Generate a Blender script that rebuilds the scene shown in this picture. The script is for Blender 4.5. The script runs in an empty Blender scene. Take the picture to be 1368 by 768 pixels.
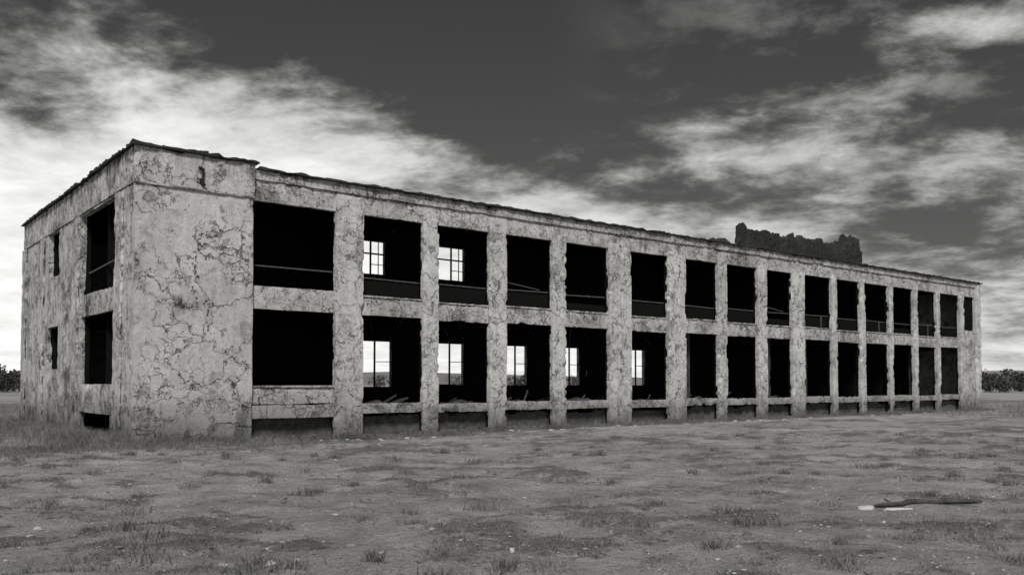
import bpy, math, random
import numpy as np
from mathutils import Vector, noise
random.seed(7); rng=np.random.default_rng(11)
scene=bpy.context.scene
scene.view_settings.view_transform='Standard'; scene.view_settings.look='None'; scene.view_settings.exposure=0

# ------------------------------------------------------------------ node helpers
class NT:
    def __init__(s,nt): s.nt=nt; s.n=nt.nodes; s.l=nt.links
    def put(s,sock,v):
        if isinstance(v,bpy.types.NodeSocket): s.l.new(v,sock)
        elif v is not None: sock.default_value=v
    def math(s,op,a,b=None,c=None,clamp=False):
        m=s.n.new('ShaderNodeMath'); m.operation=op; m.use_clamp=clamp
        s.put(m.inputs[0],a)
        if b is not None: s.put(m.inputs[1],b)
        if c is not None: s.put(m.inputs[2],c)
        return m.outputs[0]
    def noise(s,vec,scale,detail=4,rough=.5,dist=0.):
        m=s.n.new('ShaderNodeTexNoise'); s.put(m.inputs['Vector'],vec)
        m.inputs['Scale'].default_value=scale; m.inputs['Detail'].default_value=detail
        m.inputs['Roughness'].default_value=rough; m.inputs['Distortion'].default_value=dist
        return m
    def scale(s,vec,sc,loc=(0,0,0),rot=(0,0,0)):
        m=s.n.new('ShaderNodeMapping'); s.put(m.inputs['Vector'],vec)
        m.inputs['Scale'].default_value=sc; m.inputs['Location'].default_value=loc; m.inputs['Rotation'].default_value=rot
        return m.outputs[0]
    def rng(s,v,a,b,c=0.,d=1.,smooth=False):
        m=s.n.new('ShaderNodeMapRange'); m.clamp=True
        if smooth: m.interpolation_type='SMOOTHSTEP'
        s.put(m.inputs[0],v)
        for i,q in enumerate((a,b,c,d)): s.put(m.inputs[i+1],q)
        return m.outputs[0]
    def vmath(s,op,a,b):
        m=s.n.new('ShaderNodeVectorMath'); m.operation=op
        s.put(m.inputs[0],a)
        if op=='SCALE': s.put(m.inputs['Scale'],b)
        else: s.put(m.inputs[1],b)
        return m.outputs[1] if op in('DOT_PRODUCT','LENGTH','DISTANCE') else m.outputs[0]
    def mix(s,f,a,b):
        m=s.n.new('ShaderNodeMix'); m.data_type='FLOAT'
        s.put(m.inputs[0],f); s.put(m.inputs[2],a); s.put(m.inputs[3],b); return m.outputs[0]
    def grey(s,v,tint=(1.0,.99,.965)):
        m=s.n.new('ShaderNodeCombineColor')
        for i in range(3): s.put(m.inputs[i], s.math('MULTIPLY',v,tint[i]))
        return m.outputs[0]
def newmat(name):
    m=bpy.data.materials.new(name); m.use_nodes=True
    t=NT(m.node_tree); b=m.node_tree.nodes['Principled BSDF']
    b.inputs['Roughness'].default_value=.95
    if 'Specular IOR Level' in b.inputs: b.inputs['Specular IOR Level'].default_value=.15
    return m,t,b
def bump(t,b,h,strength=.6,dist=.03):
    n=t.n.new('ShaderNodeBump'); n.inputs['Strength'].default_value=strength; n.inputs['Distance'].default_value=dist
    t.put(n.inputs['Height'],h); t.l.new(n.outputs[0],b.inputs['Normal'])

def stucco(name,lo=.17,hi=.50,crk=1.0,seed=0.,vs=1.0,grime=1.0,peel=.60,mott=1.0):
    m,t,b=newmat(name)
    co0=t.n.new('ShaderNodeTexCoord').outputs['Object']
    co=t.vmath('ADD',co0,(seed,seed*.7,0))
    sep=t.n.new('ShaderNodeSeparateXYZ'); t.l.new(co,sep.inputs[0]); z=sep.outputs[2]
    big=t.noise(co,.4,4,.6).outputs[0]
    mid=t.noise(co,2.6,8,.74).outputs[0]
    fine=t.noise(co,19,4,.75).outputs[0]
    streak=t.noise(t.scale(co,(3.6,3.6,.25)),1.,5,.65,.3).outputs[0]
    w1=t.noise(co,1.1,5,.62).outputs['Color']
    wc=t.vmath('ADD',co,t.vmath('SCALE',t.vmath('SUBTRACT',w1,(.5,.5,.5)),1.5))
    wn=t.noise(co,3.1,2,.6).outputs[0]
    def cracks(vec,sc,width,mask_sc,lo_,hi_,off):
        v=t.n.new('ShaderNodeTexVoronoi'); v.feature='DISTANCE_TO_EDGE'; t.put(v.inputs['Vector'],vec); v.inputs['Scale'].default_value=sc
        wd=t.math('MULTIPLY',t.rng(wn,.35,.7,.2,1.7),width)
        line=t.math('SUBTRACT',1.,t.rng(v.outputs['Distance'],0.,wd,0.,1.))
        mk=t.rng(t.noise(t.vmath('ADD',co,(off,off,off)),mask_sc,3,.5).outputs[0],lo_,hi_)
        halo=t.math('SUBTRACT',1.,t.rng(v.outputs['Distance'],0.,width*5,0.,1.))
        return t.math('MULTIPLY',line,mk),t.math('MULTIPLY',halo,mk)
    c1,h1=cracks(wc,.80*vs,.015,.45,.34,.42,3.)
    c2,h2=cracks(wc,1.9*vs,.020,.6,.47,.55,13.)
    crack=t.math('MAXIMUM',c1,t.math('MULTIPLY',c2,.8))
    halo=t.math('MAXIMUM',h1,t.math('MULTIPLY',h2,.5))
    spn=t.noise(t.vmath('ADD',co,(31,5,9)),1.0,8,.68).outputs[0]
    sp=t.rng(spn,peel,peel+.015)
    spe=t.math('MULTIPLY',t.rng(spn,peel-.02,peel),t.math('SUBTRACT',1.,t.rng(spn,peel,peel+.02)))
    pits=t.rng(t.noise(co,8.5,4,.78).outputs[0],.61,.67)
    v=t.mix(t.rng(big,.3,.7),.34,.72)
    v=t.math('ADD',v,t.math('MULTIPLY',t.math('SUBTRACT',mid,.5),1.6*mott))
    v=t.math('ADD',v,t.math('MULTIPLY',t.math('SUBTRACT',fine,.5),1.1*mott))
    v=t.math('ADD',v,t.math('MULTIPLY',t.math('SUBTRACT',streak,.5),.8),clamp=True)
    col=t.mix(v,lo,hi)
    def dark(col,f,k): return t.math('MULTIPLY',col,t.math('SUBTRACT',1.,t.math('MULTIPLY',f,k)))
    col=dark(col,sp,.30); col=dark(col,spe,.42); col=dark(col,pits,.38*mott); col=dark(col,crack,.9*crk); col=dark(col,halo,.14*crk)
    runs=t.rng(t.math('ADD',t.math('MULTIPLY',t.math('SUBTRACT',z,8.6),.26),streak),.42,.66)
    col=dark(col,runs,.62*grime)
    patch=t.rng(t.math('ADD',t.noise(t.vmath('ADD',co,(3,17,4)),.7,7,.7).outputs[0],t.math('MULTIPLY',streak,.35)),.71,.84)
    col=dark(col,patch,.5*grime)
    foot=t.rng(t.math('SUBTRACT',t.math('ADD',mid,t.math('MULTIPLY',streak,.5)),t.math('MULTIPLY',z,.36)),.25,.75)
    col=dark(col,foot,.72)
    t.l.new(t.grey(col),b.inputs['Base Color'])
    h=t.math('ADD',t.math('MULTIPLY',mid,1.1),t.math('MULTIPLY',fine,.5))
    h=t.math('SUBTRACT',h,t.math('MULTIPLY',crack,1.5*crk))
    h=t.math('SUBTRACT',h,t.math('MULTIPLY',sp,.7))
    h=t.math('SUBTRACT',h,t.math('MULTIPLY',pits,.5))
    bump(t,b,h,1.,.036)
    return m
def rough(name,lo,hi,sc=4.,bd=.03,tint=(1.,.99,.965)):
    m,t,b=newmat(name)
    co=t.n.new('ShaderNodeTexCoord').outputs['Object']
    n=t.noise(co,sc,5,.7).outputs[0]; n2=t.noise(co,sc*.2,2,.5).outputs[0]
    v=t.math('ADD',t.rng(n,.3,.7,0,.75),t.rng(n2,.35,.65,0,.25))
    t.l.new(t.grey(t.mix(v,lo,hi),tint),b.inputs['Base Color'])
    bump(t,b,n,.8,bd); return m
def shade_black(name):  # near-black base colour stands in for the darkness of the unlit rooms
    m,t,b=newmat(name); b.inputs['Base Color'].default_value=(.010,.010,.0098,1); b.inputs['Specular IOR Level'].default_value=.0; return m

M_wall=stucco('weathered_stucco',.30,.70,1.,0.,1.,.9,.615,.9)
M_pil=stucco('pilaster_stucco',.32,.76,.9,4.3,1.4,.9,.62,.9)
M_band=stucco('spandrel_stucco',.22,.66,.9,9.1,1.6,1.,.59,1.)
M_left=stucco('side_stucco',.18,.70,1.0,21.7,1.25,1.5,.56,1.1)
M_shade=shade_black('shade_black_concrete')
M_roof=rough('bitumen_roof_edge',.012,.06,5.)
M_ruin=rough('dark_broken_masonry',.010,.075,4.5,.2)
M_debris=rough('grey_rubble',.03,.16,5.)
M_base=rough('dark_basement_masonry',.03,.16,6.,.08)  # dark grey masonry below the sills
M_inner=rough('dark_grey_debris',.02,.09,5.)  # dark grey, for loose pieces and posts inside
M_frame=rough('dark_window_frame',.015,.04,9.,.01)
M_rail=rough('rusty_rail',.04,.14,20.,.01)

# ------------------------------------------------------------------ mesh helpers
class Buf:
    def __init__(s): s.v=[]; s.f=[]
    def box(s,x0,x1,y0,y1,z0,z1,cell=.2,jit=.012,chip=.06,seed=0.,top=None):
        a=(x0,y0,z0); c=(x1,y1,z1)
        n=[max(1,int(round((c[i]-a[i])/cell))) for i in range(3)]
        if cell>50: n=[1,1,1]
        idx={}
        off=Vector((seed,seed*1.3,seed*.7))
        def vert(i,j,k):
            key=(i,j,k)
            if key in idx: return idx[key]
            p=Vector((a[0]+(c[0]-a[0])*i/n[0],a[1]+(c[1]-a[1])*j/n[1],a[2]+(c[2]-a[2])*k/n[2]))
            q=p.copy()
            if jit>0: q+=noise.noise_vector(p*.9+off)*jit
            ext=[(1 if key[m]==0 else (-1 if key[m]==n[m] else 0)) for m in range(3)]
            if chip>0 and sum(1 for e in ext if e)>=2:
                g=max(0.,noise.noise(p*.8+off*2+Vector((5,1,8)))+.05)
                amt=(max(0.,noise.noise(p*4.3+off)+.1)*g*3.2+max(0.,noise.noise(p*9.+off)-.1)*.35)*chip
                for m in range(3):
                    if ext[m] and n[m]>=1: q[m]+=ext[m]*min(amt,(c[m]-a[m])*.3)
            if top is not None and k==n[2]: q.z+=top(p)
            idx[key]=len(s.v); s.v.append(q); return idx[key]
        N=n
        for i in range(N[0]):
            for j in range(N[1]):
                s.f.append((vert(i,j,0),vert(i,j+1,0),vert(i+1,j+1,0),vert(i+1,j,0)))
                s.f.append((vert(i,j,N[2]),vert(i+1,j,N[2]),vert(i+1,j+1,N[2]),vert(i,j+1,N[2])))
        for i in range(N[0]):
            for k in range(N[2]):
                s.f.append((vert(i,0,k),vert(i+1,0,k),vert(i+1,0,k+1),vert(i,0,k+1)))
                s.f.append((vert(i,N[1],k),vert(i,N[1],k+1),vert(i+1,N[1],k+1),vert(i+1,N[1],k)))
        for j in range(N[1]):
            for k in range(N[2]):
                s.f.append((vert(0,j,k),vert(0,j,k+1),vert(0,j+1,k+1),vert(0,j+1,k)))
                s.f.append((vert(N[0],j,k),vert(N[0],j+1,k),vert(N[0],j+1,k+1),vert(N[0],j,k+1)))
    def plain(s,x0,x1,y0,y1,z0,z1): s.box(x0,x1,y0,y1,z0,z1,cell=99,jit=0,chip=0)
    def bar(s,p,q,w,d=None):
        d=d or w; p=Vector(p); q=Vector(q); ax=(q-p).normalized()
        u=ax.cross(Vector((0,0,1)));
        if u.length<.05: u=Vector((1,0,0))
        u.normalize(); w2=ax.cross(u)
        b=len(s.v)
        for e in (p,q):
            for su,sv in((-1,-1),(1,-1),(1,1),(-1,1)): s.v.append(e+u*su*w/2+w2*sv*d/2)
        for f in((0,1,2,3),(7,6,5,4),(0,4,5,1),(1,5,6,2),(2,6,7,3),(3,7,4,0)): s.f.append(tuple(b+i for i in f))
    def rock(s,c,r,flat=.7,seed=0.,sub=2):
        b=len(s.v); c=Vector(c); o=Vector((seed*7.1,seed*3.3,seed))
        st=Vector((random.uniform(.7,1.3),random.uniform(.7,1.3),flat))
        vv,ff=ICO[sub]
        for v in vv:
            k=1+.75*noise.noise(v*1.2+o)+.25*noise.noise(v*3+o)
            s.v.append(c+Vector((v.x*st.x,v.y*st.y,v.z*st.z))*r*k)
        for f in ff: s.f.append(tuple(b+i for i in f))
    def obj(s,name,mat,parent=None,smooth=True,ang=35):
        me=bpy.data.meshes.new(name); me.from_pydata([tuple(v) for v in s.v],[],s.f); me.update()
        o=bpy.data.objects.new(name,me); scene.collection.objects.link(o); me.materials.append(mat)
        if smooth:
            me.polygons.foreach_set('use_smooth',[True]*len(me.polygons))
            me.set_sharp_from_angle(angle=math.radians(ang))
        if parent: o.parent=parent
        return o
import bmesh
ICO={}
for sb in (1,2):
    bm=bmesh.new(); bmesh.ops.create_icosphere(bm,subdivisions=sb,radius=1)
    ICO[sb]=([v.co.copy() for v in bm.verts],[[v.index for v in f.verts] for f in bm.faces]); bm.free()

# ------------------------------------------------------------------ BUILDING (local: x along front, y inwards, z up)
B=bpy.data.objects.new('abandoned_concrete_building',None); scene.collection.objects.link(B)
ANG=math.atan2(.6239,.7815)
CX,CY=-11.02,25.5
B.location=(CX,CY,0); B.rotation_euler=(0,0,ANG)
def toW(x,y): return (CX+x*math.cos(ANG)-y*math.sin(ANG), CY+x*math.sin(ANG)+y*math.cos(ANG))

PIL=[(6.51,7.56),(10.02,10.69),(13.05,13.87),(16.27,17.01),(19.52,20.91),(23.32,24.57),(26.93,27.57),(30.09,30.86),
     (33.08,34.26),(36.86,37.36),(39.82,40.32),(43.02,43.50),(46.0,46.48),(48.95,49.42)]
XE=55.2; X0=3.585; D=17.1; BW=4.3
w=Buf()
w.box(0,X0,0,.22,-.5,7.62,.14,.015,.05,1.)
w.box(-.035,X0+.03,-.035,.22,7.64,8.70,.12,.015,.09,2.)
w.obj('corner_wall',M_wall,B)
w=Buf()
w.box(0,.2,.22,2.08,-.5,7.62,.14,.02,.09,3.)
w.box(.0,.2,2.08,6.65,.74,1.70,.14,.015,.08,3.)
w.box(.0,.2,2.08,2.5,-.5,.74,.14,.01,.05,3.)
w.box(.0,.2,6.4,6.65,-.5,.74,.14,.01,.05,3.)
w.box(.06,.2,2.08,6.65,4.03,4.79,.14,.015,.08,4.)
w.box(.02,.2,2.08,6.65,7.57,7.63,.14,.005,.02,4.)
w.box(0,.2,6.65,10.1,-.5,7.62,.16,.02,.09,5.)
w.box(-.07,.0,6.75,7.6,-.5,7.6,.14,.02,.12,5.5)
w.box(-.07,.0,1.2,2.0,-.5,7.6,.14,.02,.12,5.6)
w.box(-.07,.0,12.6,13.3,-.5,7.6,.16,.02,.12,5.7)
w.box(0,.2,10.1,12.,-.5,2.28,.16,.015,.06,6.)
w.box(0,.2,10.1,12.,3.92,5.87,.16,.015,.06,6.)
w.box(0,.2,12.,D,-.5,7.62,.18,.02,.09,7.)
w.box(-.08,.0,16.3,D+.05,-.5,7.6,.16,.02,.12,7.5)
w.box(-.035,.2,.22,D,7.64,8.70,.16,.02,.09,8.)
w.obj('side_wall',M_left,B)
w=Buf()
for i,(a,b) in enumerate(PIL):
    c_=.10 if i<7 else .14
    if b-a>1.1 :
        mid=a+(b-a)*.52
        w.box(a,mid,.02,.24,-.5,7.80,c_,.014,.11,20+i)
        w.box(mid+.03,b,.07,.24,-.5,7.72,c_,.014,.11,40+i)
    else:
        w.box(a,b,.02+.02*(i%2),.24,-.5,7.80+(.35 if i in(0,2) else 0),c_,.014,.11,20+i)
w.box(52.15,52.75,.02,.24,-.5,7.8,.14,.014,.1,70)
w.box(54.45,XE,.0,.24,-.5,8.5,.14,.014,.1,71)
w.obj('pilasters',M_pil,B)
edges=[(X0,X0)]+PIL+[(52.15,52.75)]
w=Buf()
for i in range(len(edges)-1):
    a=edges[i][1]+.004; b=edges[i+1][0]-.004; c_=.11 if i<7 else .15
    if i==0:
        w.box(a,b,.13,.24,4.11,4.85,c_,.014,.06,100)
        w.box(a,b,.13,.24,1.06,1.60,c_,.016,.07,101)
        w.box(a,b,.08,.24,1.60,1.66,c_,.006,.03,102)
        w.box(a,b,.09,.24,.60,1.03,c_,.016,.07,103)
    else:
        dz=.03*math.sin(i*2.3)
        w.box(a,b,.14,.24,4.07+dz,4.70+dz,c_,.012,.07,104+i)
        w.box(a,b,.10,.24,4.70+dz,4.76+dz,c_,.006,.05,124+i)
        w.box(a,b,.08,.24,.68+dz*.5,1.02+dz,c_,.014,.11,144+i)
w.box(52.75,54.45,.1,.24,-.5,5.3,.16,.014,.06,170)
w.box(X0,54.45,.09,.24,7.57,8.22,.14,.012,.05,180)
w.box(X0+.03,XE+.03,.02,.24,8.225,8.54,.14,.012,.06,181)
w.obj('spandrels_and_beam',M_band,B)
w=Buf()
w.box(XE-.2,XE,.24,BW+.3,-.5,8.54,.3,.02,.08,190)
w.box(0.2,7.0,D-.2,D,-.5,8.70,.4,.02,.08,191)
w.box(6.8,7.0,BW+.3,D-.2,-.5,8.70,.4,.02,.08,192)
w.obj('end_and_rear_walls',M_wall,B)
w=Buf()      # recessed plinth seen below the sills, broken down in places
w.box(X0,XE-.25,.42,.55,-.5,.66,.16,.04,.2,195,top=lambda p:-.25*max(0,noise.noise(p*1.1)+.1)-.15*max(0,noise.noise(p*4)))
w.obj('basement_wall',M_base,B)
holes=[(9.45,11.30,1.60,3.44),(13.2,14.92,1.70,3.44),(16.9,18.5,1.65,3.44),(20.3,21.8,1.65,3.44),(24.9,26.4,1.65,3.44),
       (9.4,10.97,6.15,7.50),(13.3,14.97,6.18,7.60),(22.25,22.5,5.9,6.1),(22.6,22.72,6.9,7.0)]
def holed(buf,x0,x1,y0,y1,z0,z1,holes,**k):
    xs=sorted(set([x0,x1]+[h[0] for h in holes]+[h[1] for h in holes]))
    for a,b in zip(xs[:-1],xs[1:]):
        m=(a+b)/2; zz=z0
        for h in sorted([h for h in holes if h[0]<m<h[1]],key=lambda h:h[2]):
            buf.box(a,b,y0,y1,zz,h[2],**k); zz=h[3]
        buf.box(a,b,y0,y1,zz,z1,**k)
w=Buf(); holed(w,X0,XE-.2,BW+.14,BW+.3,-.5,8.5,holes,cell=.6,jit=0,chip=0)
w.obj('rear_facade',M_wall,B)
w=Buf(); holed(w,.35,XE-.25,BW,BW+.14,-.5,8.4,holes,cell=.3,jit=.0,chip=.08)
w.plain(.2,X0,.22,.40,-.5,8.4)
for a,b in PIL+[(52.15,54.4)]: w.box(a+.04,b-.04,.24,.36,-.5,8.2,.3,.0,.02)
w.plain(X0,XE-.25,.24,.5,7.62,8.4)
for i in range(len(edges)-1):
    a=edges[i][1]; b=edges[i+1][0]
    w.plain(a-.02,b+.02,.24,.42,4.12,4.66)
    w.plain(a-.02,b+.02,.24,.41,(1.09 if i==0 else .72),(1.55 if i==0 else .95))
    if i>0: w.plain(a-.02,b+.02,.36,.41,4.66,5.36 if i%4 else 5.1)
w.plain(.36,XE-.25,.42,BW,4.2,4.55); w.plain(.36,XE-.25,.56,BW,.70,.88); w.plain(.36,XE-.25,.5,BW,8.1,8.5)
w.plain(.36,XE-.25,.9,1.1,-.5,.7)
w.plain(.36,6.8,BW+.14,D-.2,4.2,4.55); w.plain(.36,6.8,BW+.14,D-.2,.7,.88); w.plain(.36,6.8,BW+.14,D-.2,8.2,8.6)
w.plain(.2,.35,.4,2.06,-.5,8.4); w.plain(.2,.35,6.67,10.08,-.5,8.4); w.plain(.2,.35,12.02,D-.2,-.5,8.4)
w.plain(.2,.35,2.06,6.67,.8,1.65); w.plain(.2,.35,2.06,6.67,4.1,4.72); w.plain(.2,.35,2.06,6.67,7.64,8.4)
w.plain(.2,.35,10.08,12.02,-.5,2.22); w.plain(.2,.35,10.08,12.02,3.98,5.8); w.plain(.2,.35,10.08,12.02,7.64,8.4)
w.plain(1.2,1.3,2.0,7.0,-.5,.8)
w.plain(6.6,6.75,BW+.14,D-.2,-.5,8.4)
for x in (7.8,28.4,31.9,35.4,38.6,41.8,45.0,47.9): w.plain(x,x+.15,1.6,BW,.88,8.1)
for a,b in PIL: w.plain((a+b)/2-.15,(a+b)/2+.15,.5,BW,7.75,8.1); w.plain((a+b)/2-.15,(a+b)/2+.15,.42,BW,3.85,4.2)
w.obj('shade_black_interior',M_shade,B,smooth=False)  # room shade put into the colour of slabs, linings and jambs
def rag(p): return .06*noise.noise(p*1.1)+.06*noise.noise(p*4.)
w=Buf()
w.box(-.15,X0+.14,-.15,BW,8.70,8.80,.13,.02,.07,200,top=rag)
w.box(-.15,7.15,BW,D+.12,8.70,8.80,.16,.02,.07,201,top=rag)
w.box(X0+.14,XE+.14,-.1,BW+.4,8.545,8.62,.16,.016,.07,202,top=lambda p:.03*noise.noise(p*.9)+.06*noise.noise(p*3.7))
w.obj('roof',M_roof,B)
w=Buf()
for i in range(len(edges)-1):
    a=edges[i][1]; b=edges[i+1][0]; z=5.42+.04*math.sin(i*3.1)
    if i==0: z=5.52
    w.bar((a,.34,z),(b,.34,z+.04*math.sin(i*5)),.04)
    if i in (3,8): w.bar((a,.34,z+.32),(a+(b-a)*.8,.34,z+.1),.03)
    if i in (9,11,13): w.bar((a+(b-a)*.75,.34,z),(a+(b-a)*.75,.34,4.76),.05)
w.bar((.3,2.1,5.75),(.3,6.6,5.6),.05)
w.obj('railings',M_rail,B)
w=Buf()
for (a,b,c,d) in holes[:7]:
    y=BW+.15; m=b-(b-a)*.42
    w.bar((m,y,c),(m,y,d),.06)
    if d>5: w.bar((a,y,c+.62*(d-c)),(b,y,c+.62*(d-c)),.06); w.bar((m,y,c+(d-c)*.3),(b,y,c+(d-c)*.3),.03); w.bar((b-.3,y,c),(b-.3,y,d),.03)
    else: w.bar((m,y,c+(d-c)*.55),(b,y,c+(d-c)*.55),.03)
w.obj('window_frames',M_frame,B)
w=Buf()
for i in range(1,10):
    a=edges[i][1]; b=edges[i+1][0]
    for k in range(8):
        x=random.uniform(a,b); y=random.uniform(.7,3.4)
        w.rock((x,y,.92),random.uniform(.08,.3),.6,random.random()*9)
    for k in range(3):
        x=random.uniform(a,b-.3); y=random.uniform(.6,2.5); L=random.uniform(.6,1.5); t=random.uniform(-.5,.5); e=random.uniform(0,.35)
        w.bar((x,y,.95),(min(b,x+L*math.cos(t)),y+.2,.95+max(.02,L*e)),.04,.07)
for i in (6,8,9,10,12,13):     # inner posts and broken hangers
    a=edges[i][1]; b=edges[i+1][0]; f=.35+.3*((i*37)%10)/10
    w.box(a+(b-a)*f,a+(b-a)*f+.26,.9,1.16,.88,4.2,.2,.01,.06,i)
for i in (1,2,3,4,5,7):
    a=edges[i][1]; b=edges[i+1][0]
    for k in range(3): 
        x=random.uniform(a+.2,b-.2); w.bar((x,random.uniform(.6,1.5),4.2),(x+random.uniform(-.15,.15),random.uniform(.6,1.4),4.2-random.uniform(.2,.9)),.025)
w.obj('interior_debris',M_inner,B,smooth=False)
w=Buf()
for i in range(0,15):
    a=edges[i][1]; b=edges[i+1][0]
    for k in range(10): w.rock((random.uniform(a,b),random.uniform(.0,.4),random.uniform(-.2,-.02)),random.uniform(.06,.2),.6,random.random()*9)
w.obj('basement_rubble',M_debris,B,smooth=False)
w=Buf()
prof=[(33.4,10.75),(33.7,10.95),(33.95,10.75),(34.15,10.45),(36,10.62),(38,10.50),(40,10.66),(42.3,10.55),(43.1,10.6),(43.35,10.25),(43.9,10.85),(44.3,11.3),(46.0,11.1),(46.15,10.4),(46.4,10.1)]
def ptop(x):
    for (a,za),(b,zb) in zip(prof[:-1],prof[1:]):
        if a<=x<=b: return za+(zb-za)*(x-a)/(b-a)
    return prof[-1][1]
w.box(33.4,46.4,3.6,3.95,8.5,10.5,.13,.06,.25,300,top=lambda p: ptop(p.x)-10.5+.10*noise.noise(p*1.7)+.22*noise.cell(Vector((p.x*2.3,0,0)))*.5+.14*noise.noise(p*6))
w.box(44.0,46.3,3.95,4.5,8.5,10.9,.2,.06,.25,301,top=lambda p:.3*noise.noise(p*3))
w.rock((29.6,2.5,9.0),.42,.8,1.);w.rock((30.2,2.6,8.95),.46,.9,2.);w.rock((29.1,2.5,8.75),.25,.8,3.);w.rock((28.9,1.5,8.8),.3,.9,6.)
w.rock((46.9,3.6,8.8),.35,.8,4.);w.rock((33.1,3.5,8.9),.3,.9,5.)
for k in range(12): w.rock((.9+k*.15+random.uniform(-.1,.1),.2+random.random()*.4,8.85),random.uniform(.06,.15),.6,k)
for k in range(50): 
    x=random.uniform(5,54); w.rock((x,random.uniform(0.1,1.),8.6),random.uniform(.03,.10),.6,k)
w.obj('rooftop_ruin',M_ruin,B,ang=20)
w=Buf(); w.bar((1.95,-.10,8.28),(1.90,-.12,7.78),.05); w.bar((1.80,-.12,8.30),(1.95,-.08,8.25),.07); w.bar((1.83,-.11,7.95),(2.0,-.11,7.76),.07)
w.obj('broken_bracket',M_frame,B)
w=Buf(); w.box(-.05,X0+.04,-.06,.0,7.60,7.66,.14,.012,.04,400); w.obj('ledge',M_band,B)

# ------------------------------------------------------------------ GROUND
def sstep(a,b,x):
    t=min(1,max(0,(x-a)/(b-a))); return t*t*(3-2*t)
def turf(x,y):
    p=Vector((x*.55,y*.8,3.3))
    return noise.fractal(p*.8,1.,2.,4)*.42+noise.fractal(p*2.6+Vector((9,2,1)),1.,2.,3)*.45-.07
ca,sa=math.cos(ANG),math.sin(ANG)
def local(x,y):
    dx,dy=x-CX,y-CY; return dx*ca+dy*sa, -dx*sa+dy*ca
def bdist(x,y):
    lx,ly=local(x,y)
    ox=max(0-lx,0,lx-XE); oy=max(0-ly,0,ly-BW) if lx>7 else max(0-ly,0,ly-D)
    return math.hypot(ox,oy)
def gz(x,y):
    r=math.hypot(x,y-20); fade=1-sstep(60,150,r)
    z=.06*noise.noise(Vector((x*.16,y*.16,0)))+.05*noise.noise(Vector((x*.6,y*.6,4)))+.03*noise.noise(Vector((x*2.3,y*2.3,7)))
    tt=turf(x,y); z+=.05*sstep(.0,.35,tt)
    q=noise.fractal(Vector((x*.6,y*1.0,21)),1.,2.,4); z+=.035*sstep(-.03,.04,q)+.02*sstep(.22,.27,q)
    lx,ly=local(x,y); d=bdist(x,y)
    z=z*fade*(.2+.8*sstep(-.2,2.,d)) -.075
    z-=.11*math.exp(-((lx-9)/6.)**2-(ly/5.)**2)
    return z
xs=np.concatenate([-30-np.geomspace(.6,4000,34)[::-1],np.arange(-30,-14,.6),np.arange(-14,16,.14),np.arange(16,48,.5),48+np.geomspace(.6,4000,34)])
ys=np.concatenate([2-np.geomspace(.6,4000,20)[::-1],np.arange(2,7,.5),np.arange(7,20,.09),np.arange(20,34,.2),np.arange(34,66,.6),66+np.geomspace(.6,4500,34)])
nx,ny=len(xs),len(ys)
V=np.zeros((ny,nx,3)); T=np.zeros((ny,nx))
for j,y in enumerate(ys):
    for i,x in enumerate(xs):
        V[j,i]=(x,y,gz(x,y) if (abs(x)<160 and -100<y<200) else -.075); T[j,i]=turf(x,y)
ii=np.arange(nx*ny).reshape(ny,nx)
F=np.stack([ii[:-1,:-1],ii[:-1,1:],ii[1:,1:],ii[1:,:-1]],-1).reshape(-1,4)
me=bpy.data.meshes.new('ground'); me.from_pydata(V.reshape(-1,3).tolist(),[],F.tolist()); me.update()
me.polygons.foreach_set('use_smooth',[True]*len(me.polygons))
at=me.attributes.new('turf','FLOAT','POINT'); at.data.foreach_set('value',T.reshape(-1).astype(np.float32))
G=bpy.data.objects.new('ground',me); scene.collection.objects.link(G)
m,t,b=newmat('dry_dirt_and_turf')
co=t.n.new('ShaderNodeTexCoord').outputs['Object']
an=t.n.new('ShaderNodeAttribute'); an.attribute_name='turf'; tf=an.outputs['Fac']
n0=t.noise(co,.16,3,.6).outputs[0]; n1=t.noise(co,1.3,7,.7).outputs[0]; n2=t.noise(co,8,6,.76).outputs[0]; n3=t.noise(co,50,3,.75).outputs[0]
v=t.math('ADD',t.rng(n0,.35,.65,.0,.3),t.rng(n1,.36,.64,0,.4)); v=t.math('ADD',v,t.rng(n2,.35,.65,0,.3))
dirt=t.mix(v,.15,.60)
tm=t.rng(t.math('ADD',tf,t.math('MULTIPLY',t.math('SUBTRACT',n2,.5),1.5)),.02,.22)
grs=t.mix(t.rng(n3,.3,.7),.05,.20)
c=t.mix(t.math('MULTIPLY',tm,.75),dirt,grs)
speck=t.rng(n2,.57,.64); c=t.math('MULTIPLY',c,t.math('SUBTRACT',1.,t.math('MULTIPLY',speck,.5)))
grit=t.rng(n3,.3,.7,.6,1.3); c=t.math('MULTIPLY',c,grit)
t.l.new(t.grey(c),b.inputs['Base Color'])
h=t.math('ADD',t.math('MULTIPLY',n1,1.8),t.math('ADD',t.math('MULTIPLY',n2,1.2),t.math('MULTIPLY',n3,.3)))
bump(t,b,h,1.,.09); me.materials.append(m)

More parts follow.
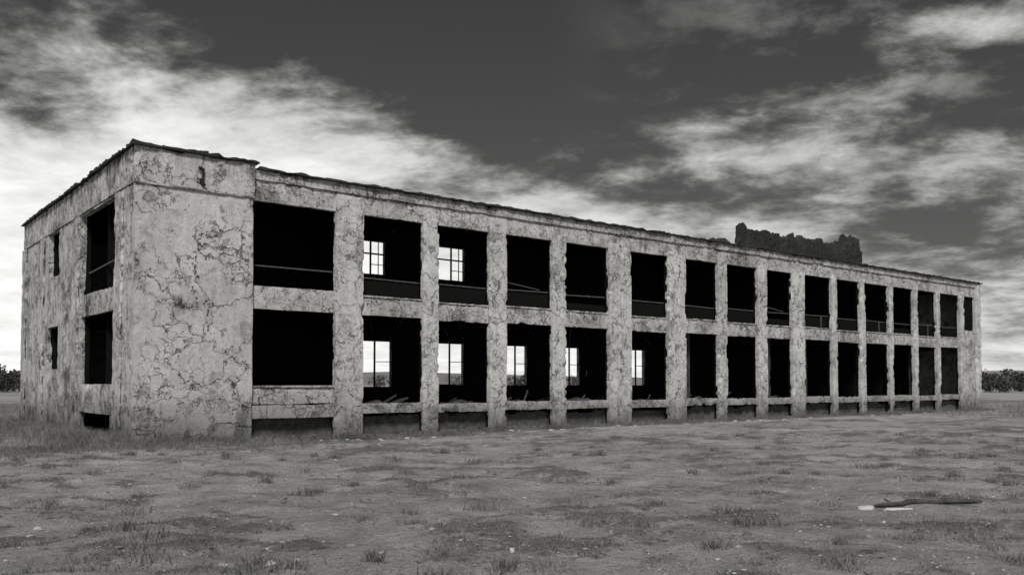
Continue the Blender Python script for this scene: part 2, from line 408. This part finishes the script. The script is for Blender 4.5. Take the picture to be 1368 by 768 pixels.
# ------------------------------------------------------------------ GRASS (one mesh)
C=[]
def add(x,y,n,h,sp): C.append((x,y,n,h,sp))
cnt=0
while cnt<5200:
    y=7.0+27*random.random()**1.2; x=random.uniform(-.66*y-1,.66*y+1)
    if bdist(x,y)<.3: continue
    tt=turf(x,y)+random.uniform(-.06,.06)
    if tt>.13:
        add(x,y,random.randint(7,16),random.uniform(.02,.055)*(1+max(0,tt-.15)*1.5),random.uniform(.04,.12)); cnt+=1
    elif random.random()<.03: add(x,y,6,random.uniform(.02,.04),.08); cnt+=1
for k in range(210):
    y=8+24*random.random()**1.2; x=random.uniform(-.62*y,.62*y)
    if bdist(x,y)<.5: continue
    add(x,y,random.randint(90,150),random.uniform(.07,.17),random.uniform(.05,.15))
for k in range(6500):
    lx=XE*random.random()**1.2; ly=-abs(random.gauss(0,.4))-.05
    if random.random()>.3+.7*sstep(-.2,.25,noise.noise(Vector((lx*.6,0,5)))): continue
    X,Y=toW(lx,ly); add(X,Y,random.randint(8,16),random.uniform(.08,.27)*(1.25 if lx<7 else .95)*math.exp(ly*.4),.12)
for k in range(2600):
    ly=D*random.random(); lx=-abs(random.gauss(0,.9))-.05
    X,Y=toW(lx,ly); add(X,Y,12,random.uniform(.15,.4),.14)
for k in range(1800):
    X,Y=toW(random.uniform(-6,4),-abs(random.gauss(0,1.6))); add(X,Y,12,random.uniform(.06,.22),.16)
for k in range(4500):
    y=random.uniform(26,75); x=-.5*y-random.random()**1.3*30
    if bdist(x,y)<.3: continue
    add(x,y,10,random.uniform(.15,.45),.3)
for k in range(2500):
    y=random.uniform(45,90); x=y*.5+random.random()*30
    if bdist(x,y)<.3: continue
    add(x,y,10,random.uniform(.15,.4),.35)
base=[];hh=[];ss=[]
for (x,y,n,h,sp) in C:
    z=gz(x,y)-.01
    for _ in range(n): base.append((x,y,z)); hh.append(h); ss.append(sp)
base=np.array(base);hh=np.array(hh);ss=np.array(ss);n=len(base)
off=rng.normal(0,1,(n,2))*ss[:,None]; P=base.copy(); P[:,:2]+=off
H=hh*rng.uniform(.45,1.15,n); a=rng.uniform(0,2*np.pi,n); wd=(.003+.011*H)*rng.uniform(.7,1.4,n)
dr=np.stack([np.cos(a),np.sin(a)],1); la=rng.uniform(0,2*np.pi,n); ln=H*rng.uniform(.3,1.3,n)
v0=P.copy(); v0[:,:2]-=dr*wd[:,None]; v1=P.copy(); v1[:,:2]+=dr*wd[:,None]
mx=P.copy(); mx[:,0]+=np.cos(la)*ln*.35; mx[:,1]+=np.sin(la)*ln*.35; mx[:,2]+=H*.6
m0=mx.copy(); m0[:,:2]-=dr*wd[:,None]*.6; m1=mx.copy(); m1[:,:2]+=dr*wd[:,None]*.6
tip=P.copy(); tip[:,0]+=np.cos(la)*ln; tip[:,1]+=np.sin(la)*ln; tip[:,2]+=H
VV=np.stack([v0,v1,m1,m0,tip],1).reshape(-1,3); k=np.arange(n)*5
me=bpy.data.meshes.new('dry_grass')
me.vertices.add(n*5); me.vertices.foreach_set('co',VV.reshape(-1).astype(np.float32))
loops=np.stack([k,k+1,k+2,k+3,k+3,k+2,k+4],1).reshape(-1)
me.loops.add(n*7); me.loops.foreach_set('vertex_index',loops.astype(np.int32))
me.polygons.add(n*2); st=np.stack([np.arange(n)*7,np.arange(n)*7+4],1).reshape(-1); me.polygons.foreach_set('loop_start',st.astype(np.int32))
me.polygons.foreach_set('loop_total',np.tile([4,3],n).astype(np.int32)); me.update(calc_edges=True)
O=bpy.data.objects.new('dry_grass',me); scene.collection.objects.link(O)
m,t,b=newmat('dry_grass_blades'); co=t.n.new('ShaderNodeTexCoord').outputs['Object']
q=t.noise(co,9,2,.7).outputs[0]; q2=t.noise(co,.5,2,.6).outputs[0]
t.l.new(t.grey(t.mix(t.math('ADD',t.rng(q,.3,.7,0,.6),t.rng(q2,.35,.65,0,.4)),.05,.27)),b.inputs['Base Color']); me.materials.append(m)

# ------------------------------------------------------------------ stones, clods, log, scraps
w=Buf()
for k_ in range(2100):
    y=7.5+24*random.random()**1.2; x=random.uniform(-.63*y,.63*y)
    if bdist(x,y)<.2: continue
    w.rock((x,y,gz(x,y)+.005),random.uniform(.006,.024)*(2.2 if random.random()<.07 else 1),.5,random.random()*20,1)
for k_ in range(130):
    X,Y=toW(random.uniform(3,50),-random.random()*1.8-.1); w.rock((X,Y,gz(X,Y)),random.uniform(.03,.12),.5,random.random()*20)
w.obj('scattered_stones',rough('pale_stones',.14,.55,8.),smooth=False)
w=Buf()
for k_ in range(3800):
    y=7.3+24*random.random()**1.2; x=random.uniform(-.65*y,.65*y)
    if bdist(x,y)<.2 or noise.noise(Vector((x*.5,y*.7,9)))+random.uniform(-.2,.2)<-.02: continue
    w.rock((x,y,gz(x,y)-.004),random.uniform(.012,.055),.45,random.random()*20,1)
w.obj('soil_clods',rough('dry_soil_clods',.08,.30,12.))
def tube(pts,rad,name,mat,seg=10):
    w=Buf()
    for i,(p,r) in enumerate(zip(pts,rad)):
        p=Vector(p); d=(Vector(pts[min(i+1,len(pts)-1)])-Vector(pts[max(i-1,0)])).normalized()
        u=d.cross(Vector((0,0,1))).normalized(); v=u.cross(d)
        for s_ in range(seg):
            an_=s_/seg*6.283; rr=r*(1+.35*noise.noise(Vector((p.x*3,an_*1.2,p.y*2))))
            w.v.append(p+u*math.cos(an_)*rr+v*math.sin(an_)*rr)
    for i in range(len(pts)-1):
        for s_ in range(seg):
            a_=i*seg+s_; b_=i*seg+(s_+1)%seg; w.f.append((a_,b_,b_+seg,a_+seg))
    w.f.append(tuple(range(seg))[::-1]); w.f.append(tuple(range((len(pts)-1)*seg,len(pts)*seg)))
    return w.obj(name,mat,ang=60)
pts=[];rad=[]
for i in range(16):
    f=i/15; x=5.15+1.6*f; y=12.55+.12*math.sin(f*3)+.1*f
    pts.append((x,y,gz(x,y)+.035+.008*math.sin(f*9))); rad.append(.038*(1-.5*abs(f-.5))*(1 if 0<i<15 else .6))
tube(pts,rad,'weathered_log',rough('bark_wood',.03,.10,14.,.02))
M_pl=rough('pale_plaster',.35,.65,18.,.02)
def slab(x0,x1,y0,y1,h,sd,name):
    z=max(gz(x0,y0),gz(x1,y1),gz((x0+x1)/2,(y0+y1)/2)); w=Buf(); w.box(x0,x1,y0,y1,z-.03,z+h,.03,.03,.08,sd); w.obj(name,M_pl)
slab(4.88,5.12,12.42,12.54,.045,5.,'broken_plaster_piece')
slab(5.92,6.10,11.05,11.15,.03,6.,'broken_plaster_piece.001')
slab(5.2,5.6,12.3,12.36,.025,8.,'broken_plaster_piece.002')
slab(-.03,.02,8.95,9.06,.03,7.,'broken_plaster_piece.003')

# ------------------------------------------------------------------ distant trees + hills
vs=[];fs=[]
def quad(c,s):
    d1=Vector((random.gauss(0,1),random.gauss(0,1),random.gauss(0,1))).normalized(); d2=d1.orthogonal().normalized()
    d3=d1.cross(d2); b_=len(vs)
    a_=random.uniform(0,6.28); u=(d2*math.cos(a_)+d3*math.sin(a_))*s; v=(d3*math.cos(a_)-d2*math.sin(a_))*s*.7
    for q_ in(-u-v*.5,u*.6-v,u+v*.6,-u*.4+v): vs.append(c+q_)
    fs.append((b_,b_+1,b_+2,b_+3))
def tree(x,y,h):
    b_=len(vs); r=h*.035
    for k_ in range(6):
        a_=k_*1.047; vs.append(Vector((x+r*math.cos(a_),y+r*math.sin(a_),-.2)))
    for k_ in range(6):
        a_=k_*1.047; vs.append(Vector((x+r*.4*math.cos(a_),y+r*.4*math.sin(a_),h*.6)))
    for k_ in range(6): fs.append((b_+k_,b_+(k_+1)%6,b_+6+(k_+1)%6,b_+6+k_))
    for L in range(random.randint(8,11)):
        c=Vector((x+random.gauss(0,h*.36),y+random.gauss(0,h*.36),h*random.uniform(.10,.85))); R=h*random.uniform(.12,.26)
        for k_ in range(30):
            d=Vector((random.gauss(0,1),random.gauss(0,1),random.gauss(0,.8))).normalized()*R*random.uniform(.5,1.1)
            quad(c+d,h*random.uniform(.03,.065))
for k_ in range(150): tree(random.uniform(-260,-105),random.uniform(195,240),random.uniform(4.2,6.8))
for k_ in range(190): tree(random.uniform(105,290),random.uniform(190,240),random.uniform(3.2,5.6))
for k_ in range(50): tree(random.uniform(-170,180),random.uniform(430,520),random.uniform(4,7))
me=bpy.data.meshes.new('distant_treeline'); me.from_pydata([tuple(v) for v in vs],[],fs); me.update()
O=bpy.data.objects.new('distant_treeline',me); scene.collection.objects.link(O); me.materials.append(rough('dark_foliage',.03,.08,.4,.05))
w=Buf(); N=120
for i in range(N):
    a_=math.radians(-75+150*i/(N-1)); 
    for rr,zz in((1500,-1),(1750,1)):
        hh_=0 if zz<0 else 14+26*max(0,noise.noise(Vector((a_*3,1,2)))+.25)+4*noise.noise(Vector((a_*20,1,2)))
        w.v.append(Vector((rr*math.sin(a_),rr*math.cos(a_),hh_ if zz>0 else -1)))
for i in range(N-1): w.f.append((2*i,2*i+2,2*i+3,2*i+1))
w.obj('distant_hills',rough('hazy_hillside',.14,.24,.01,.1))

# ------------------------------------------------------------------ WORLD
SUN_EL=math.radians(48); SUN_AZ=math.radians(178)
wd_=bpy.data.worlds.new('World'); scene.world=wd_; wd_.use_nodes=True
t=NT(wd_.node_tree); bg=t.n['Background']
sky=t.n.new('ShaderNodeTexSky'); sky.sky_type='NISHITA'; sky.sun_disc=False; sky.sun_elevation=SUN_EL; sky.sun_rotation=SUN_AZ
bw=t.n.new('ShaderNodeRGBToBW'); t.l.new(sky.outputs[0],bw.inputs[0])
dirv=t.n.new('ShaderNodeTexCoord').outputs['Generated']
sp=t.n.new('ShaderNodeSeparateXYZ'); t.l.new(dirv,sp.inputs[0]); x,y,z=sp.outputs
ay=t.math('ABSOLUTE',y)
d0=t.math('ADD',t.math('SUBTRACT',z,t.math('MULTIPLY',ay,.268)),t.math('MULTIPLY',x,.215))
zz=t.math('ADD',t.math('MAXIMUM',z,0.),.20)
cb=t.n.new('ShaderNodeCombineXYZ'); t.put(cb.inputs[0],t.math('DIVIDE',x,zz)); t.put(cb.inputs[1],t.math('DIVIDE',y,zz)); cb.inputs[2].default_value=1.7
pv=cb.outputs[0]
pv2=t.scale(pv,(1.0,1.15,1.),loc=(3.3,1.9,0),rot=(0,0,math.radians(20)))
n1=t.noise(pv2,1.7,9,.62,.2).outputs[0]
n2=t.noise(pv2,.8,4,.55,.3).outputs[0]
n3=t.noise(t.vmath('ADD',pv2,(7,3,1)),3.6,8,.64,.15).outputs[0]
n4=t.noise(t.vmath('ADD',pv2,(1.5,8,4)),5.5,8,.62,.2).outputs[0]
def band(v0,s,w_,x0,x1,amp):
    d=t.math('SUBTRACT',t.math('SUBTRACT',z,t.math('MULTIPLY',y,v0)),t.math('MULTIPLY',x,s))
    d=t.math('DIVIDE',d,w_); e=t.math('EXPONENT',t.math('MULTIPLY',t.math('MULTIPLY',d,d),-1.))
    return t.math('MULTIPLY',t.math('MULTIPLY',e,t.rng(x,x0,x1,0,1,smooth=True)),amp)
n4c=t.math('SUBTRACT',n4,.5)
dens=t.math('ADD',t.math('MULTIPLY',t.math('SUBTRACT',n1,.5),2.0),t.math('MULTIPLY',t.math('SUBTRACT',n2,.5),.6))
dens=t.math('ADD',dens,t.math('MULTIPLY',n4c,.9))
dens=t.math('ADD',dens,t.math('MAXIMUM',t.math('MULTIPLY',d0,-5.2),-.85))
dens=t.math('ADD',dens,band(.32,-.09,.055,.10,.34,.72))
dens=t.math('ADD',dens,band(.31,.20,.055,.22,.40,1.0))
dens=t.math('ADD',dens,t.rng(y,-.1,-.6,0.,.5))  # extra cloud behind the camera, out of view, added to lift ambient light
cov=t.rng(dens,-.12,.42,0.,1.,smooth=True)
br=t.math('ADD',t.rng(n3,.32,.68,-.15,.15),t.rng(dens,.0,.7,.38,.82))
br=t.math('ADD',br,t.math('MULTIPLY',x,-.22))
# brighter haze right above the land
br=t.math('ADD',br,t.rng(z,.0,.16,.10,0.))
clear=t.math('MULTIPLY',bw.outputs[0],.23)
# thin veil of high cloud over the right-hand sky
veil=t.math('MULTIPLY',t.rng(t.math('ADD',n4,t.math('MULTIPLY',t.math('SUBTRACT',n1,.5),.8)),.44,.74,0.,.55,smooth=True),t.rng(x,.02,.35,.0,1.,smooth=True))
clear=t.mix(veil,clear,3.4)
val=t.mix(cov,clear,t.math('MULTIPLY',br,10.))
t.l.new(t.grey(val,(1.,.995,.98)),bg.inputs['Color']); bg.inputs['Strength'].default_value=.1

sl=bpy.data.lights.new('sun','SUN'); sl.energy=3.3; sl.angle=math.radians(12); sl.color=(1,.985,.96)
so=bpy.data.objects.new('sun',sl); scene.collection.objects.link(so)
sd=Vector((math.sin(SUN_AZ)*math.cos(SUN_EL),math.cos(SUN_AZ)*math.cos(SUN_EL),math.sin(SUN_EL)))
so.rotation_euler=sd.to_track_quat('Z','Y').to_euler(); so.location=sd*50

# ------------------------------------------------------------------ CAMERA
cd=bpy.data.cameras.new('camera'); cam=bpy.data.objects.new('camera',cd); scene.collection.objects.link(cam)
cd.sensor_width=36; cd.lens=36*1172/1368; cd.clip_end=12000; cd.clip_start=.1
PITCH=math.radians(2.0); cam.location=(0,0,1.70); cam.rotation_euler=(math.pi/2+PITCH,0,0)
cd.shift_y=(129-1172*math.tan(PITCH))/1368
scene.camera=cam
